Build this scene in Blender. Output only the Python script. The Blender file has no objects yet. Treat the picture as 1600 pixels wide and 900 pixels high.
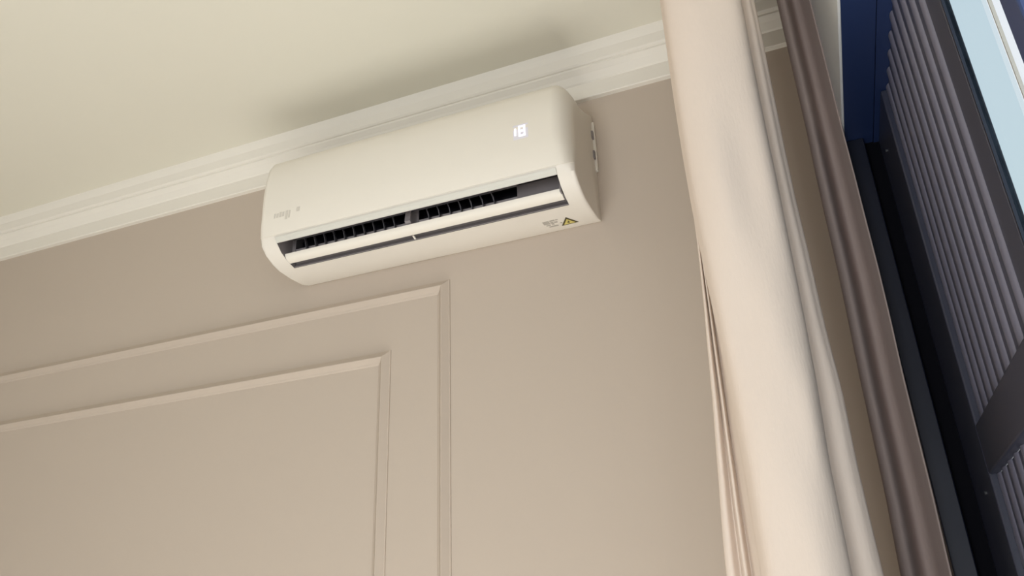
import bpy, bmesh, math, random
from mathutils import Vector, Matrix
random.seed(4)
S = bpy.context.scene
COL = S.collection
H = 1.42                      # eye height of the camera above the floor
# ------------------------------------------------------------------ camera
cam = bpy.data.objects.new('camera', bpy.data.cameras.new('camera'))
COL.objects.link(cam)
cam.data.sensor_width = 36.0
cam.data.lens = 36.0 * 1244.0 / 1600.0
cam.data.clip_start = 0.02
R = Matrix(((0.9273628607, 0.1853948973, 0.3250028557),
            (0.3723658996, -0.3722576851, -0.8501575458),
            (-0.0366300610, 0.9094245145, -0.4142526899)))
cam.matrix_world = Matrix.Translation((0, 0, H)) @ R.to_4x4()
S.camera = cam
# ------------------------------------------------------------------ world, lights, exposure
S.view_settings.view_transform = 'Standard'
S.view_settings.look = 'None'
S.view_settings.gamma = 1.0
S.view_settings.use_curve_mapping = False
S.view_settings.exposure = 0.0
wd = bpy.data.worlds.new('sky'); S.world = wd; wd.use_nodes = True
nt = wd.node_tree; nt.nodes.clear()
wo = nt.nodes.new('ShaderNodeOutputWorld'); bg = nt.nodes.new('ShaderNodeBackground')
tc = nt.nodes.new('ShaderNodeTexCoord'); sx = nt.nodes.new('ShaderNodeSeparateXYZ')
rp = nt.nodes.new('ShaderNodeValToRGB')
rp.color_ramp.elements[0].position = 0.0; rp.color_ramp.elements[0].color = (0.97, 1.0, 1.0, 1)
rp.color_ramp.elements[1].position = 0.8; rp.color_ramp.elements[1].color = (0.88, 0.92, 1.0, 1)
nt.links.new(tc.outputs['Generated'], sx.inputs[0]); nt.links.new(sx.outputs['Z'], rp.inputs[0])
nt.links.new(rp.outputs[0], bg.inputs['Color']); bg.inputs['Strength'].default_value = 1.0
nt.links.new(bg.outputs[0], wo.inputs['Surface'])


def area(name, loc, target, sx_, sy_, power, col):
    l = bpy.data.lights.new(name, 'AREA'); l.shape = 'RECTANGLE'; l.size = sx_; l.size_y = sy_
    l.energy = power; l.color = col
    o = bpy.data.objects.new(name, l); COL.objects.link(o); o.location = loc
    o.rotation_euler = (Vector(target) - Vector(loc)).to_track_quat('-Z', 'Y').to_euler()
    return o


# sun through the window onto the floor (its bounce lights the wall and ceiling from below)
sl = bpy.data.lights.new('sun', 'SUN'); sl.energy = 9.0; sl.color = (0.96, 0.97, 1.0); sl.angle = math.radians(1.5)
so = bpy.data.objects.new('sun', sl); COL.objects.link(so); so.location = (3, -1, 4)
so.rotation_euler = Vector((-.75, .25, -.61)).to_track_quat('-Z', 'Y').to_euler()
# added fill on the far side, daylight from the glazing beside the camera
area('fill_far_side', (-0.9, -2.6, 1.0), (-0.4, 1.6, 2.1), 1.2, 1.5, 55, (0.88, 0.94, 1.0))
# added up-facing lamp, stands in for bounce off the floor
area('floor_bounce_fill', (-0.55, 0.95, 0.04), (-0.55, 0.9501, 3), 1.1, 1.1, 20, (0.97, 0.97, 0.95))
area('daylight_glazing', (0.13, -0.9, 1.45), (-1.2, 0.9, 1.9), 1.1, 1.4, 8, (0.86, 0.90, 1.0))


# ------------------------------------------------------------------ materials
def lin(c):
    return tuple(((v / 255) / 12.92 if v / 255 <= 0.04045 else ((v / 255 + 0.055) / 1.055) ** 2.4) for v in c) + (1.0,)


def mat(name, rgb, rough=0.6, spec=0.5, var=0.0, vscale=3.0, bump=0.0, bscale=200.0, metal=0.0, emit=None, estr=0.0,
        stretch=None, trans=0.0):
    m = bpy.data.materials.new(name); m.use_nodes = True
    n = m.node_tree; b = n.nodes['Principled BSDF']
    b.inputs['Base Color'].default_value = lin(rgb); b.inputs['Roughness'].default_value = rough
    b.inputs['Specular IOR Level'].default_value = spec; b.inputs['Metallic'].default_value = metal
    t = n.nodes.new('ShaderNodeTexCoord')
    mp = n.nodes.new('ShaderNodeMapping'); n.links.new(t.outputs['Object'], mp.inputs[0])
    if stretch: mp.inputs['Scale'].default_value = stretch
    if var > 0:
        z = n.nodes.new('ShaderNodeTexNoise'); z.inputs['Scale'].default_value = vscale; z.inputs['Detail'].default_value = 4
        n.links.new(mp.outputs[0], z.inputs[0])
        mx = n.nodes.new('ShaderNodeMix'); mx.data_type = 'RGBA'
        a = lin(rgb)
        mx.inputs[6].default_value = tuple(min(1, v * (1 - var)) for v in a[:3]) + (1,)
        mx.inputs[7].default_value = tuple(min(1, v * (1 + var)) for v in a[:3]) + (1,)
        n.links.new(z.outputs[0], mx.inputs[0]); n.links.new(mx.outputs[2], b.inputs['Base Color'])
    if bump > 0:
        z2 = n.nodes.new('ShaderNodeTexNoise'); z2.inputs['Scale'].default_value = bscale; z2.inputs['Detail'].default_value = 3
        n.links.new(mp.outputs[0], z2.inputs[0])
        bp = n.nodes.new('ShaderNodeBump'); bp.inputs['Strength'].default_value = bump; bp.inputs['Distance'].default_value = 0.002
        n.links.new(z2.outputs[0], bp.inputs['Height']); n.links.new(bp.outputs[0], b.inputs['Normal'])
    if emit:
        b.inputs['Emission Color'].default_value = lin(emit); b.inputs['Emission Strength'].default_value = estr
    if trans > 0:
        out = n.nodes['Material Output']
        tr = n.nodes.new('ShaderNodeBsdfTranslucent'); tr.inputs[0].default_value = lin(rgb)
        ms = n.nodes.new('ShaderNodeMixShader'); ms.inputs[0].default_value = trans
        n.links.new(b.outputs[0], ms.inputs[1]); n.links.new(tr.outputs[0], ms.inputs[2]); n.links.new(ms.outputs[0], out.inputs[0])
    return m


M = dict(
    wall=mat('taupe_wall_paint', (187, 173, 158), 0.75, 0.3, 0.02, 1.5, 0.08, 90),
    white=mat('white_trim_paint', (226, 220, 208), 0.6, 0.3, 0.01, 2),
    ceil=mat('ceiling_paint', (220, 215, 199), 0.8, 0.2, 0.015, 1.2),
    header=mat('white_header_paint', (242, 242, 238), 0.5, 0.4),
    floor=mat('pale_floor', (198, 192, 182), 0.5, 0.4, 0.05, 6, stretch=(1, 8, 1)),
    ac=mat('warm_white_plastic', (226, 219, 206), 0.42, 0.4),
    acside=mat('warm_white_plastic_casing', (222, 215, 203), 0.45, 0.4),
    lip=mat('outlet_lip_plastic', (206, 203, 192), 0.4, 0.4),
    grey=mat('grey_plastic', (134, 127, 126), 0.5, 0.4),
    dark=mat('black_plastic', (20, 19, 24), 0.5, 0.3),
    vane=mat('dark_grey_vane', (92, 90, 94), 0.45, 0.5),
    seam=mat('seam_grey', (150, 148, 140), 0.6, 0.3),
    print_=mat('faded_grey_print', (203, 196, 184), 0.6, 0.3),
    print2=mat('grey_print', (176, 169, 158), 0.6, 0.3),
    yellow=mat('warning_yellow', (205, 190, 110), 0.5, 0.3),
    ink=mat('warning_ink', (84, 74, 46), 0.6, 0.3),
    led=mat('display_segments', (235, 232, 245), 0.5, 0.2, emit=(246, 244, 255), estr=0.6),
    ledh=mat('display_window', (224, 220, 226), 0.3, 0.4),
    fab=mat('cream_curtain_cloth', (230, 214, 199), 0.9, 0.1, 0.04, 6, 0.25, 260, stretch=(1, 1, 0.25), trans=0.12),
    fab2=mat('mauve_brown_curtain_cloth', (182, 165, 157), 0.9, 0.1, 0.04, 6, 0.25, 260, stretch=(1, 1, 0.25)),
    navy=mat('navy_painted_metal', (40, 56, 96), 0.35, 0.5, 0.05, 5),
    jamb=mat('shaded_navy_metal', (17, 21, 36), 0.4, 0.4),  # navy frame darkened in the colour, shade for the jamb
    char=mat('charcoal_painted_metal', (56, 58, 72), 0.32, 0.5, 0.05, 6),
    rib=mat('charcoal_metal_lit_ribs', (112, 110, 124), 0.32, 0.6, 0.05, 6),  # rib highlights put into the colour, lighter than the charcoal panel
    gap=mat('black_rubber', (6, 6, 12), 0.8, 0.1),
    screw=mat('steel_screw', (150, 150, 152), 0.3, 0.5, metal=0.8),
    sash=mat('white_sash', (240, 240, 244), 0.4, 0.4),
    track=mat('white_metal_track', (225, 222, 215), 0.4, 0.4),
)
def glass(name, tint):
    g = bpy.data.materials.new(name); g.use_nodes = True
    n = g.node_tree; n.nodes.clear()
    o_ = n.nodes.new('ShaderNodeOutputMaterial'); tb = n.nodes.new('ShaderNodeBsdfTransparent'); gl = n.nodes.new('ShaderNodeBsdfGlossy')
    tb.inputs[0].default_value = tint; gl.inputs['Roughness'].default_value = 0.03
    ms = n.nodes.new('ShaderNodeMixShader'); ms.inputs[0].default_value = 0.05
    n.links.new(tb.outputs[0], ms.inputs[1]); n.links.new(gl.outputs[0], ms.inputs[2]); n.links.new(ms.outputs[0], o_.inputs[0])
    return g


M['glass'] = glass('clear_glass', (0.98, 0.99, 0.99, 1))
M['tint'] = glass('blue_tinted_glass', (0.80, 0.88, 0.90, 1))



# ------------------------------------------------------------------ helpers
def obj(name, bm, m, parent=None, smooth=False, bevel=0.0, kind=None):
    bmesh.ops.recalc_face_normals(bm, faces=bm.faces)
    me = bpy.data.meshes.new(name); bm.to_mesh(me); bm.free()
    me.materials.append(m)
    if smooth:
        for p in me.polygons: p.use_smooth = True
    o = bpy.data.objects.new(name, me); COL.objects.link(o)
    if parent:
        o.parent = parent
        o.matrix_parent_inverse = parent_world(parent).inverted()
    if bevel > 0:
        b = o.modifiers.new('bevel', 'BEVEL'); b.width = bevel; b.segments = 2; b.limit_method = 'ANGLE'
    if kind: o['kind'] = kind
    return o


def parent_world(p):
    m = p.matrix_basis.copy()
    if p.parent: m = parent_world(p.parent) @ p.matrix_parent_inverse @ m
    return m


def box(bm, x0, x1, y0, y1, z0, z1):
    v = [bm.verts.new((x, y, z)) for x in (x0, x1) for y in (y0, y1) for z in (z0, z1)]
    for f in ((0, 1, 3, 2), (4, 6, 7, 5), (0, 4, 5, 1), (2, 3, 7, 6), (0, 2, 6, 4), (1, 5, 7, 3)):
        bm.faces.new([v[i] for i in f])
    return bm


def bx(*a):
    return box(bmesh.new(), *a)


def empty(name, loc, label, cat, group=None):
    e = bpy.data.objects.new(name, None); COL.objects.link(e); e.location = loc; e.empty_display_size = 0.05
    tag(e, label, cat, group)
    return e


def tag(o, label=None, cat=None, group=None, kind=None):
    if label: o['label'] = label
    if cat: o['category'] = cat
    if group: o['group'] = group
    if kind: o['kind'] = kind
    return o


def struct(name, bm, m, **k):
    return obj(name, bm, m, kind='structure', **k)


def loft(bm, secs, close=False):
    rows = [[bm.verts.new(p) for p in s] for s in secs]
    for a, b in zip(rows, rows[1:]):
        nn = len(a)
        for i in range(nn if close else nn - 1):
            j = (i + 1) % nn
            bm.faces.new((a[i], a[j], b[j], b[i]))
    return rows


# ------------------------------------------------------------------ room shell
YW, ZC, XL, YB, XR = 1.591, H + 1.371, -4.0, -3.2, 0.154
struct('wall_back', bx(XL - .1, XR + .11, YW, YW + .12, 0, ZC + .1), M['wall'])
struct('floor', bx(XL - .1, XR + .11, YB - .1, YW + .12, -.1, 0), M['floor'])
struct('ceiling', bx(XL - .1, XR + .11, YB - .1, YW + .12, ZC, ZC + .1), M['ceil'])
struct('wall_left', bx(XL - .1, XL, YB, YW, 0, ZC), M['wall'])
struct('wall_front', bx(XL - .1, XR + .11, YB - .1, YB, 0, ZC), M['wall'])
ZH = H + 0.90                      # underside of the window head
WY0, WY1 = -1.6, 1.53              # opening along y
bm = bx(XR, XR + .11, WY1, YW, 0, ZC)
box(bm, XR, XR + .11, WY0, WY1, ZH + .012, ZC)
box(bm, XR, XR + .11, YB, WY0, 0, ZC)
struct('wall_right', bm, M['wall'])


def cornice(name, ax):
    prof = [(0, -.126), (.013, -.126), (.015, -.124), (.015, -.084), (.019, -.081), (.030, -.066), (.042, -.056), (.042, -.051),
            (.046, -.050), (.050, -.046), (.054, -.022), (.060, -.010), (.064, 0), (0, 0)]
    bm = bmesh.new(); secs = []
    if ax == 'back':
        for x in (XL, XR): secs.append([(x, YW - p, ZC + z) for p, z in prof])
    elif ax == 'left':
        for y in (YB, YW): secs.append([(XL + p, y, ZC + z) for p, z in prof])
    else:
        for y in (YB, YW): secs.append([(XR - p, y, ZC + z) for p, z in prof])
    rows = loft(bm, secs, True)
    for r in rows: bm.faces.new(r)
    return struct(name, bm, M['white'])


tag(cornice('trim_3', 'back'), 'white stepped cornice between ceiling and taupe wall')
tag(cornice('trim_4', 'left'), 'white cornice along the left wall')
tag(cornice('trim_5', 'right'), 'white cornice above the dark window')


# wall panel mouldings : mitred strips, one object each
def moulding(name, x0, x1, z0, z1, label):
    prof = [(0, 0), (.0005, .0030), (.0028, .0036), (.0165, .0150), (.0180, .0154), (.0200, .0138), (.0280, .0040), (.0315, .0024), (.034, 0)]
    root = None
    C4 = [(x0, z0), (x1, z0), (x1, z1), (x0, z1)]
    IN = [(1, 1), (-1, 1), (-1, -1), (1, -1)]
    root = bpy.data.objects.new(name, None); COL.objects.link(root); root.location = ((x0 + x1) / 2, YW, z0)
    tag(root, label, kind='structure')
    for i in range(4):
        j = (i + 1) % 4
        bm = bmesh.new()
        secs = []
        for k in (i, j):
            secs.append([(C4[k][0] + IN[k][0] * p, YW - d, C4[k][1] + IN[k][1] * p) for p, d in prof])
        rows = loft(bm, secs, True)
        obj('moulding_strip', bm, M['wall'], root)
    return root


moulding('trim_1', -3.40, -.769, H - 1.10, H + .831, 'outer taupe rectangular panel moulding on the wall')
moulding('trim_2', -3.24, -.928, H - .94, H + .674, 'inner taupe rectangular panel moulding on the wall')
struct('baseboard_back', bx(XL, XR, YW - .015, YW, 0, .11), M['white'], bevel=.003)

# ------------------------------------------------------------------ window (dark framed, ribbed leaf, glazed part)
win = bpy.data.objects.new('window_1', None); COL.objects.link(win); win.location = (XR + .07, 0, 0)
tag(win, 'dark framed window with ribbed charcoal leaf behind the curtains', kind='structure')
ZS = 0.05
# linings
obj('head_lining', bx(XR, XR + .052, WY0, 1.53, ZH, ZH + .012), M['navy'], win)
obj('head_frame', bx(XR + .053, XR + .12, WY0, 1.53, ZH - .002, ZH + .012), M['navy'], win)
obj('jamb_lining', bx(XR, XR + .034, 1.49, 1.53, ZS, ZH), M['jamb'], win, bevel=.002)
obj('jamb_rebate', bx(XR + .034, XR + .12, 1.515, 1.53, ZS, ZH), M['gap'], win)
obj('sill', bx(XR - .01, XR + .11, WY0, 1.53, 0, ZS), M['navy'], win, bevel=.002)
PX = .228                       # plane of the ribbed leaf
# ribbed leaf
leaf_y0, leaf_y1 = .853, 1.556
obj('hinge_stile', bx(PX - .012, PX + .004, 1.34, 1.512, ZS, ZH - .003), M['char'], win, bevel=.003)
obj('meeting_stile', bx(PX - .004, PX + .004, .853, .905, ZS, ZH - .003), M['char'], win, bevel=.003)
obj('rail', bx(PX - .012, PX + .004, .905, 1.34, H + .207, H + .280), M['char'], win, bevel=.003)
obj('rail', bx(PX - .012, PX + .004, .905, 1.34, ZS, ZS + .09), M['char'], win, bevel=.003)
for z0, z1 in ((H + .281, ZH - .004), (ZS + .091, H + .206)):
    pn = obj('infill_panel', bx(PX + .001, PX + .006, .905, 1.34, z0, z1), M['char'], win)
    bm = bmesh.new(); prof = [(.0115 * math.cos(a), .0052 * math.sin(a)) for a in [math.pi * t / 8 for t in range(9)]]
    first = None
    for k in range(9):
        y = .944 + .0485 * k
        if first is None:
            rows = loft(bm, [[(PX + .002 - d, p, z) for p, d in prof] for z in (z0, z1)])
            for r in rows: bm.faces.new(r)
            first = obj('rib', bm, M['rib'], pn, smooth=True)
            first.location.y = y
            first.modifiers.new('edge', 'EDGE_SPLIT').split_angle = math.radians(50)
        else:
            c = first.copy(); COL.objects.link(c); c.parent = pn; c.matrix_parent_inverse = first.matrix_parent_inverse.copy(); c.location.y = y
for (y, z) in ((1.40, H + .190), (1.44, H + .83)):
    bm = bmesh.new(); bmesh.ops.create_cone(bm, cap_ends=True, segments=10, radius1=.003, radius2=.002, depth=.004,
                                            matrix=Matrix.Translation((PX - .013, y, z)) @ Matrix.Rotation(math.pi / 2, 4, 'Y'))
    obj('screw', bm, M['screw'], win)
# white sash, dark mullion and glass nearer the camera
obj('glint_cover', bx(PX - .004, PX + .004, .849, .853, ZS, ZH), M['jamb'], win)  # dark strip added to keep sun glint off the stile end
tp = obj('tinted_pane', bx(PX - .001, PX + .003, .736, .849, ZS, ZH), M['tint'], win)
obj('clear_pane', bx(PX - .001, PX + .003, .684, .736, ZS, ZH), M['glass'], win)
obj('pane_joint', bx(PX - .0015, PX + .0015, .7172, .7195, ZS, ZH), M['seam'], win)
obj('mullion', bx(PX - .004, PX + .004, .646, .684, ZS, ZH), M['navy'], win, bevel=.002)
obj('pane', bx(PX - .001, PX + .003, -.45, .646, ZS, ZH), M['glass'], win)
obj('mullion', bx(PX - .012, PX + .035, -.49, -.45, ZS, ZH), M['navy'], win, bevel=.002)
obj('pane', bx(PX + .008, PX + .012, -1.56, -.49, ZS, ZH), M['glass'], win)
obj('mullion', bx(PX - .012, PX + .035, -1.60, -1.56, ZS, ZH), M['navy'], win, bevel=.002)
tag(struct('trim_6', bx(XR - .004, XR, -1.7, 1.50, ZH + .004, ZC - .126), M['header']), 'white board above the dark window head')

# ------------------------------------------------------------------ air conditioner
AX0, AX1 = -1.184, -.379
ac = empty('air_conditioner', ((AX0 + AX1) / 2, YW, H + .885),
           'white split air conditioner unit mounted high on the taupe wall below the cornice', 'air conditioner')
# profile: (distance from wall, height above eye), clockwise from lower back to upper back
PF = [(0, .899), (.03, .889), (.08, .885), (.125, .886),                       # underside, lower lip = idx 3
      (.152, .892), (.180, .904), (.200, .921),                                 # closed across slot = idx 6 upper lip
      (.210, .938), (.217, .962), (.2215, 1.0), (.2225, 1.05), (.219, 1.095), (.211, 1.133), (.199, 1.153), (.180, 1.169), (.15, 1.181),
      (.08, 1.192), (0, 1.196)]
NP = len(PF)


def norm(k):
    a = PF[max(0, k - 1)]; b = PF[min(NP - 1, k + 1)]
    d = Vector((b[0] - a[0], b[1] - a[1])).normalized()
    return Vector((d.y, -d.x))      # outward


SX0, SX1 = -1.138, -.418


def sect(x, off=0.0, ks=range(NP), rin=.060, rx=.042, end0=AX0, end1=AX1):
    pts = []
    d = min(x - end0, end1 - x)
    lf = .45 if x < -.78 else 1.0
    for k in ks:
        p = Vector(PF[k]); nn = norm(k)
        w = min(1.0, p.x / .06)
        low = PF[k][1] < .93 and True
        ri, rr = (.006, .008) if PF[k][1] < .93 else ((.024, .022) if PF[k][1] < .95 else ((.040, .034) if PF[k][1] < .97 else (rin, rx)))
        ri *= lf; rr *= lf
        e = 0
        if d < rr:
            t = (rr - max(d, 0)) / rr
            e = ri * (1 - math.sqrt(max(0, 1 - t * t)))
        q = p - nn * (e - off) * w
        pts.append((x, YW - max(q.x, 0), H + q.y))
    return pts


xs = sorted(set([AX0, AX1, SX0, SX1] + [AX0 + v for v in (.0005, .0015, .003, .006, .010, .014, .018, .022, .028, .034, .042)] +
                [AX1 - v for v in (.0005, .0015, .003, .006, .010, .014, .018, .022, .028, .034, .042)] + [-.95, -.78, -.6]))
bm = bmesh.new()
rows = [[bm.verts.new(p) for p in sect(x)] for x in xs]
for i in range(len(xs) - 1):
    inside = xs[i] >= SX0 - 1e-6 and xs[i + 1] <= SX1 + 1e-6
    for k in range(NP - 1):
        if inside and 3 <= k < 6: continue
        bm.faces.new((rows[i][k], rows[i][k + 1], rows[i + 1][k + 1], rows[i + 1][k]))
bm.faces.new(rows[0]); bm.faces.new(list(reversed(rows[-1])))
cas = obj('casing', bm, M['acside'], ac, smooth=True)
cas.modifiers.new('edge', 'EDGE_SPLIT').split_angle = math.radians(38)


def P2(x, dy, z): return (x, YW - dy, H + z)


# outlet recess
def sheet(name, secpts, x0, x1, m, parent, th=.0015, smooth=False):
    bm = bmesh.new(); loft(bm, [[P2(x, *p) for p in secpts] for x in (x0, x1)])
    o = obj(name, bm, m, parent, smooth=smooth)
    s = o.modifiers.new('thick', 'SOLIDIFY'); s.thickness = th; s.offset = 0
    return o


rec = sheet('outlet_recess', [(.198, .9225), (.172, .945), (.145, .968), (.1385, .9685), (.1385, .9665)], SX0, SX1, M['grey'], ac)
# back plate with two mouths (a dark box behind each)
ml0, ml1, mc0, mc1, mr1 = -1.128, -.808, -.808, -.783, -.533
for (a, b) in ((SX0, ml0), (mc0, mc1), (mr1, SX1)):
    obj('recess_plate', bx(a, b, YW - .140, YW - .137, H + .905, H + .968), M['grey'], rec)
obj('recess_plate', bx(SX0, SX1, YW - .140, YW - .137, H + .957, H + .968), M['grey'], rec)
sheet('recess_floor', [(.126, .8875), (.118, .900), (.130, .915), (.1385, .93)], SX0, SX1, M['grey'], rec)
for x in (SX0, SX1):
    bm = bmesh.new()
    q = [(.125, .887), (.110, .90), (.06, .92), (.06, .985), (.14, .972), (.198, .9225), (.18, .905), (.152, .893)]
    s = .002 if x < -1 else -.002
    r = loft(bm, [[P2(x, *p) for p in q], [P2(x - s, *p) for p in q]], True)
    for rr in r: bm.faces.new(rr)
    obj('recess_cheek', bm, M['grey'], rec)
sheet('air_duct', [(.137, .973), (.06, .99), (.05, .96), (.06, .915), (.118, .900)], SX0, SX1, M['dark'], rec)
bm = bmesh.new()
bmesh.ops.create_cone(bm, cap_ends=True, segments=24, radius1=.026, radius2=.026, depth=.70,
                      matrix=Matrix.Translation(P2(-.778, .088, .951)) @ Matrix.Rotation(math.pi / 2, 4, 'Y'))
obj('blower_drum', bm, M['dark'], ac)
# vanes
vb = bmesh.new()
vp = [(.1405, .959), (.1505, .957), (.156, .933), (.150, .915), (.138, .918)]
r = loft(vb, [[P2(-.0008 + (.0 if p[1] > .94 else .012), *p) for p in vp], [P2(.0008 + (.0 if p[1] > .94 else .012), *p) for p in vp]], True)
for rr in r: vb.faces.new(rr)
v0 = obj('vane', vb, M['vane'], ac)
vx = [-1.100 + .0275 * i for i in range(10)] + [-.762 + .0275 * i for i in range(7)]
for i, x in enumerate(vx):
    c = v0
    if i:
        c = v0.copy(); COL.objects.link(c); c.parent = ac; c.matrix_parent_inverse = v0.matrix_parent_inverse.copy()
    c.location.x = x
sheet('centre_post', [(.139, .962), (.165, .945), (.170, .915), (.145, .90)], -.803, -.789, M['grey'], ac, th=.003)
sheet('vane_link_bar', [(.1535, .950), (.1535, .947)], -1.105, -.59, M['vane'], ac, th=.002)
# louver flap
fp = [(.1655, .9065), (.1640, .9005), (.1600, .8965), (.1520, .8930), (.1440, .8918)]
bm = bmesh.new(); loft(bm, [[P2(x, *p) for p in fp] for x in (SX0 + .001, SX1 - .004)])
fl = obj('louver_flap', bm, M['ac'], ac, smooth=True)
s = fl.modifiers.new('thick', 'SOLIDIFY'); s.thickness = .0035; s.offset = 0
fl.modifiers.new('edge', 'EDGE_SPLIT').split_angle = math.radians(40)
sheet('flap_support', [(.138, .893), (.124, .889)], -.800, -.796, M['ac'], fl, th=.003)
obj('flap_pivot', bx(SX1 - .006, SX1 - .002, YW - .172, YW - .150, H + .895, H + .912), M['grey'], fl, bevel=.001)
# front panel : a shell proud of the casing
ks = range(7, 15)
bm = bmesh.new()
pxs = [x for x in xs if AX0 + .0005 <= x <= AX1 - .0005]
rows = loft(bm, [sect(x, .0022, ks) for x in pxs])
fpn = obj('front_panel', bm, M['ac'], ac, smooth=True)
s = fpn.modifiers.new('thick', 'SOLIDIFY'); s.thickness = .002; s.offset = -1
s = fpn.modifiers.new('edge', 'EDGE_SPLIT'); s.split_angle = math.radians(40)
# lip between panel and outlet
sheet('outlet_lip', [(.2015, .9205), (.2065, .9275), (.2095, .9330)], SX0, SX1, M['lip'], ac, th=.0012)


def surf(z):    # front surface depth at height z
    for a, b in zip(PF[7:], PF[8:]):
        if a[1] <= z <= b[1]: return a[0] + (b[0] - a[0]) * (z - a[1]) / (b[1] - a[1]) + .0022
    return .2247


def frontquad(bm, x0, x1, z0, z1, lift=.0004, th=.0006, shear=0.0):
    vs = []
    for l in (lift, lift + th):
        for (x, z) in ((x0, z0), (x1, z0), (x1, z1), (x0, z1)):
            vs.append(bm.verts.new(P2(x + shear * (z - z0), surf(z) + l, z)))
    for f in ((0, 1, 2, 3), (7, 6, 5, 4), (0, 4, 5, 1), (1, 5, 6, 2), (2, 6, 7, 3), (3, 7, 4, 0)):
        bm.faces.new([vs[i] for i in f])


# number display: 18
disp = obj('display_window', (lambda b: (frontquad(b, -.505, -.470, 1.018, 1.056, .0001, .0003), b)[1])(bmesh.new()), M['ledh'], ac)
t = .0045


def digit(segs, x0, w, z0, h):
    bm = bmesh.new(); x1 = x0 + w; z1 = z0 + h; zm = z0 + h / 2
    if 'a' in segs: frontquad(bm, x0, x1, z1 - t, z1)
    if 'g' in segs: frontquad(bm, x0 + t, x1 - t, zm - t / 2, zm + t / 2)
    if 'd' in segs: frontquad(bm, x0, x1, z0, z0 + t)
    if 'f' in segs: frontquad(bm, x0, x0 + t, zm, z1 - t)
    if 'e' in segs: frontquad(bm, x0, x0 + t, z0 + t, zm)
    if 'b' in segs: frontquad(bm, x1 - t, x1, zm, z1 - t)
    if 'c' in segs: frontquad(bm, x1 - t, x1, z0 + t, zm)
    obj('digit', bm, M['led'], disp)


digit('bc', -.5065, .009, 1.024, .028)
digit('abcdefg', -.4925, .0165, 1.024, .028)
# faint maker's mark, unreadable in the photograph: low grey strokes
mark = None
x = -1.137
for w_, z0, z1 in ((.004, .978, .990), (.007, .978, .989), (.006, .978, .991), (.006, .978, .990), (.007, .969, .991), (.005, .971, .990)):
    bm = bmesh.new(); frontquad(bm, x, x + w_, z0, z1, .0002, .0003, .15); x += w_ + .0022
    if mark is None: mark = obj('brand_mark', bm, M['print_'], ac)
    else: obj('letter_stroke', bm, M['print_'], mark)
bm = bmesh.new(); frontquad(bm, -1.072, -1.063, .982, .993, .0002, .0003, .15); obj('letter_stroke', bm, M['print_'], mark)

# warning triangle and worn label on the underside


def under(bm, pts, lift=.0004, th=.0005):
    lo = [bm.verts.new((p[0], p[1], zun(p[1]) - lift)) for p in pts]
    hi = [bm.verts.new((p[0], p[1], zun(p[1]) - lift - th)) for p in pts]
    bm.faces.new(lo); bm.faces.new(list(reversed(hi)))
    m_ = len(pts)
    for i in range(m_): bm.faces.new((lo[i], lo[(i + 1) % m_], hi[(i + 1) % m_], hi[i]))


def zun(y):
    d = YW - y
    for a, b in zip(PF, PF[1:]):
        if a[0] <= d <= b[0]: return H + a[1] + (b[1] - a[1]) * (d - a[0]) / (b[0] - a[0])
    return H + .885


A_, B_, C_ = Vector((-.4622, 1.5513)), Vector((-.4423, 1.5147)), Vector((-.4245, 1.5494))
G_ = (A_ + B_ + C_) / 3
sc = lambda f: [tuple(G_ + (p - G_) * f) for p in (A_, B_, C_)]
bm = bmesh.new(); under(bm, sc(1.08)); wl = obj('warning_sticker', bm, M['ink'], ac)
bm = bmesh.new(); under(bm, sc(.72), .0010); obj('yellow_field', bm, M['yellow'], wl)
bm = bmesh.new()
bolt = [(.001, -.0075), (-.0035, .0005), (-.0005, .0005), (-.0020, .0065), (.0035, -.0015), (.0005, -.0015), (.003, -.0075)]
under(bm, [(G_.x + a, G_.y + b) for a, b in bolt], .0016); obj('bolt_symbol', bm, M['ink'], wl)
bm = bmesh.new()
for (xa, xb, ya, yb) in ((-.499, -.484, 1.513, 1.530), (-.482, -.470, 1.512, 1.519), (-.468, -.462, 1.513, 1.517), (-.482, -.476, 1.522, 1.536),
                         (-.496, -.486, 1.534, 1.538), (-.492, -.470, 1.542, 1.548), (-.474, -.466, 1.523, 1.529), (-.462, -.458, 1.533, 1.538)):
    under(bm, [(xa, ya), (xb, ya), (xb, yb), (xa, yb)], .0003, .0003)
obj('worn_label', bm, M['print2'], ac)
# clips and knock-out on the right end face
bk = obj('mounting_bracket', bx(AX1 - .004, AX1 + .006, YW - .012, YW - .001, H + 1.03, H + 1.17), M['acside'], ac, bevel=.002)
for z in (1.117, 1.060):
    obj('clip', bx(AX1 - .002, AX1 + .004, YW - .022, YW - .0125, H + z, H + z + .022), M['grey'], bk, bevel=.001)

# ------------------------------------------------------------------ curtains
ZR = [-1.39, -.6, 0, .1, .2, .3, .4, .5, .6, .7, .8, .9, 1.33]
c0 = [-.179, -.164, -.1528, -.1501, -.1439, -.1409, -.1414, -.1388, -.1344, -.1325, -.1319, -.1313, -.1261]
c1 = [-.1465, -.141, -.137, -.136, -.1337, -.1333, -.1354, -.1356, -.1336, -.133, -.1332, -.1327, -.1287]
c1b = [-.1297, -.1273, -.1255, -.1251, -.1241, -.1246, -.1265, -.1268, -.1264, -.1268, -.1276, -.1269, -.123]
c2 = [-.1185, -.1204, -.1218, -.1222, -.123, -.1244, -.1265, -.1278, -.128, -.129, -.1306, -.1304, -.1264]
c3 = [-.0926, -.0945, -.0958, -.0962, -.097, -.0995, -.1033, -.1082, -.1123, -.1143, -.1148, -.1141, -.1113]
c5 = [.0029, .0032, .0035, .0035, .0036, .0076, .0087, .0091, .0093, .0088, .0092, .0107, .0137]
c8 = [.0616, .0495, .0403, .0376, .0357, .0368, .0328, .032, .03, .0298, .0306, .0313, .0326]
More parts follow.
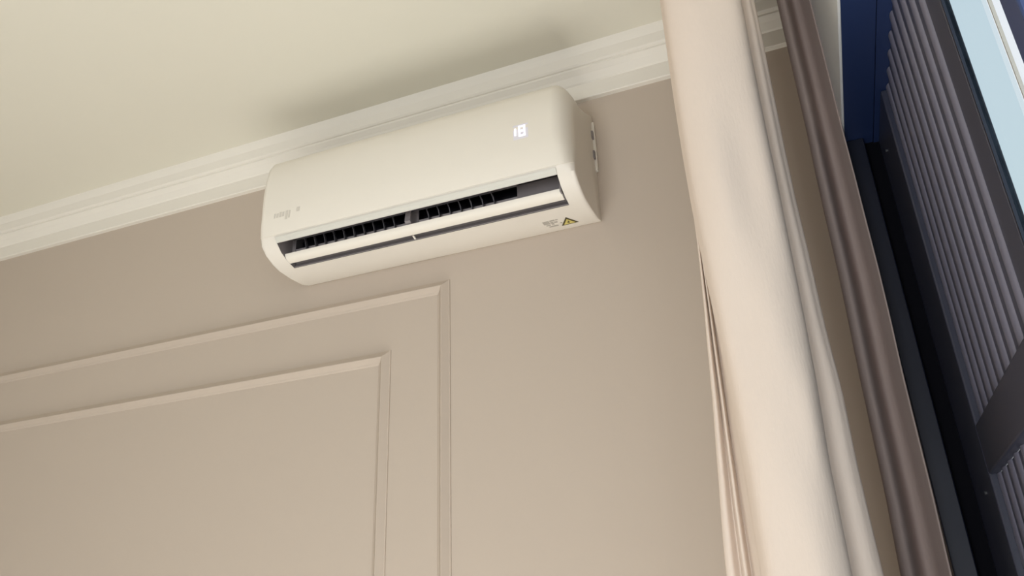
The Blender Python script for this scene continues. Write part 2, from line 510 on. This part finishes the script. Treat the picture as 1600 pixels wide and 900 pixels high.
d0 = [.0553, .0657, .0734, .0753, .0788, .0797, .0806, .0827, .0842, .0839, .0842, .0857, .0857]
d4 = [.1271, .1336, .1384, .1396, .1415, .1416, .1421, .1445, .1455, .147, .1491, .1481, .1487]


def lerp_tab(tab, z):
    for i in range(len(ZR) - 1):
        if z <= ZR[i + 1]:
            u = max(0, (z - ZR[i]) / (ZR[i + 1] - ZR[i]))
            p0 = tab[max(0, i - 1)]; p1 = tab[i]; p2 = tab[i + 1]
            return p1 + (p2 - p1) * u
    return tab[-1]


def catmull(pts, n):
    out = []
    for i in range(len(pts) - 1):
        a = pts[max(0, i - 1)]; b = pts[i]; c = pts[i + 1]; d = pts[min(len(pts) - 1, i + 2)]
        for j in range(n):
            u = j / n
            out.append(tuple(.5 * ((2 * b[q]) + (-a[q] + c[q]) * u + (2 * a[q] - 5 * b[q] + 4 * c[q] - d[q]) * u * u +
                                   (-a[q] + 3 * b[q] - 3 * c[q] + d[q]) * u ** 3) for q in range(2)))
    out.append(tuple(pts[-1]))
    return out


def curtain(name, fold_fn, m, parent, n=7):
    bm = bmesh.new(); secs = []
    nz = 110
    for i in range(nz + 1):
        z = -1.39 + (1.33 + 1.39) * i / nz
        secs.append([(p[0], p[1], H + z) for p in catmull(fold_fn(z), n)])
    loft(bm, secs)
    o = obj(name, bm, m, parent, smooth=True)
    s = o.modifiers.new('thick', 'SOLIDIFY'); s.thickness = .0016; s.offset = 0
    return o


def folds1(z):
    a, b, bb, c, d, e, f = (lerp_tab(t_, z) for t_ in (c0, c1, c1b, c2, c3, c5, c8))
    a, b, bb, c = a * 1.12 / 1.16, b * 1.122 / 1.19, bb * 1.108 / 1.15, c * 1.122 / 1.19
    k = min(1.0, max(0.0, (z - .15) / .65)); k = k * k * (3 - 2 * k); hid = d * 1.11 / 1.062 + .003
    a, b, bb, c = (v + (hid - v) * k for v in (a, b, bb, c))
    wob = .003 * math.sin(z * 7.0) + .002 * math.sin(z * 17 + 1)
    k = math.exp(-((z - .26) / .07) ** 2)
    return [(a + .016, 1.15), (a, 1.12), (a + (b - a) * .5, 1.108), (b, 1.122), (bb, 1.108), (c, 1.122), (c + .006, 1.110), (d - .004, 1.085), (d, 1.065),
            (d + .012, 1.040), (d + (e - d) * .38, 1.028 + wob), (d + (e - d) * .68, 1.030 - wob), (e - .010, 1.040 - .006 * k), (e, 1.060), (e - .007, 1.085),
            (e - .002, 1.100), (e + (f - e) * .5, 1.100), (f - .005, 1.108), (f, 1.125), (f - .02, 1.165), (-.03, 1.18), (-.07, 1.20), (.005, 1.23), (-.07, 1.26),
            (.008, 1.29), (-.07, 1.32), (.010, 1.35), (-.07, 1.38), (.012, 1.41), (-.07, 1.44), (.010, 1.47)]  # rear pleats out of view, added to block light reaching the wall gap


def folds2(z):
    a = lerp_tab(d0, z); b = lerp_tab(d4, z) + (.004 if z < .6 else .004 * max(0, .8 - z) / .2); w = b - a
    return [(a + .012, 1.455), (a, 1.425), (a + w * .10, 1.408), (a + w * .26, 1.414), (a + w * .50, 1.472), (a + w * .74, 1.474), (a + w * .92, 1.445),
            (b, 1.430), (b + .001, 1.44), (b - .002, 1.47)]


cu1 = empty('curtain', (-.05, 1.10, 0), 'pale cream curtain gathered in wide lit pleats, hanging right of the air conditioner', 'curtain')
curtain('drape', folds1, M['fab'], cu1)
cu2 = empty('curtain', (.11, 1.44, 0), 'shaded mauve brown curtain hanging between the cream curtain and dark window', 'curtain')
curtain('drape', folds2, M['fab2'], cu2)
for cu, xa, ya, yb in ((cu1, -.06, 1.04, 1.18), (cu2, .115, 1.42, 1.46)):
    for i in range(3):
        y = ya + (yb - ya) * i / 2
        obj('hook', bx(xa - .002, xa + .002, y - .003, y + .003, H + 1.325, H + 1.3465), M['track'], cu)
tr1 = empty('curtain_track', (0, .5, ZC - .025), 'white metal track along the ceiling carrying the cream curtain', 'curtain track')
obj('channel', bx(-.075, -.045, -1.5, 1.50, ZC - .025, ZC), M['track'], tr1, bevel=.002)
tr2 = empty('curtain_track', (.1, .5, ZC - .025), 'white metal track beside the window carrying the mauve brown curtain', 'curtain track')
obj('channel', bx(.0765, .089, -1.5, 1.50, ZC - .025, ZC), M['track'], tr2, bevel=.002)
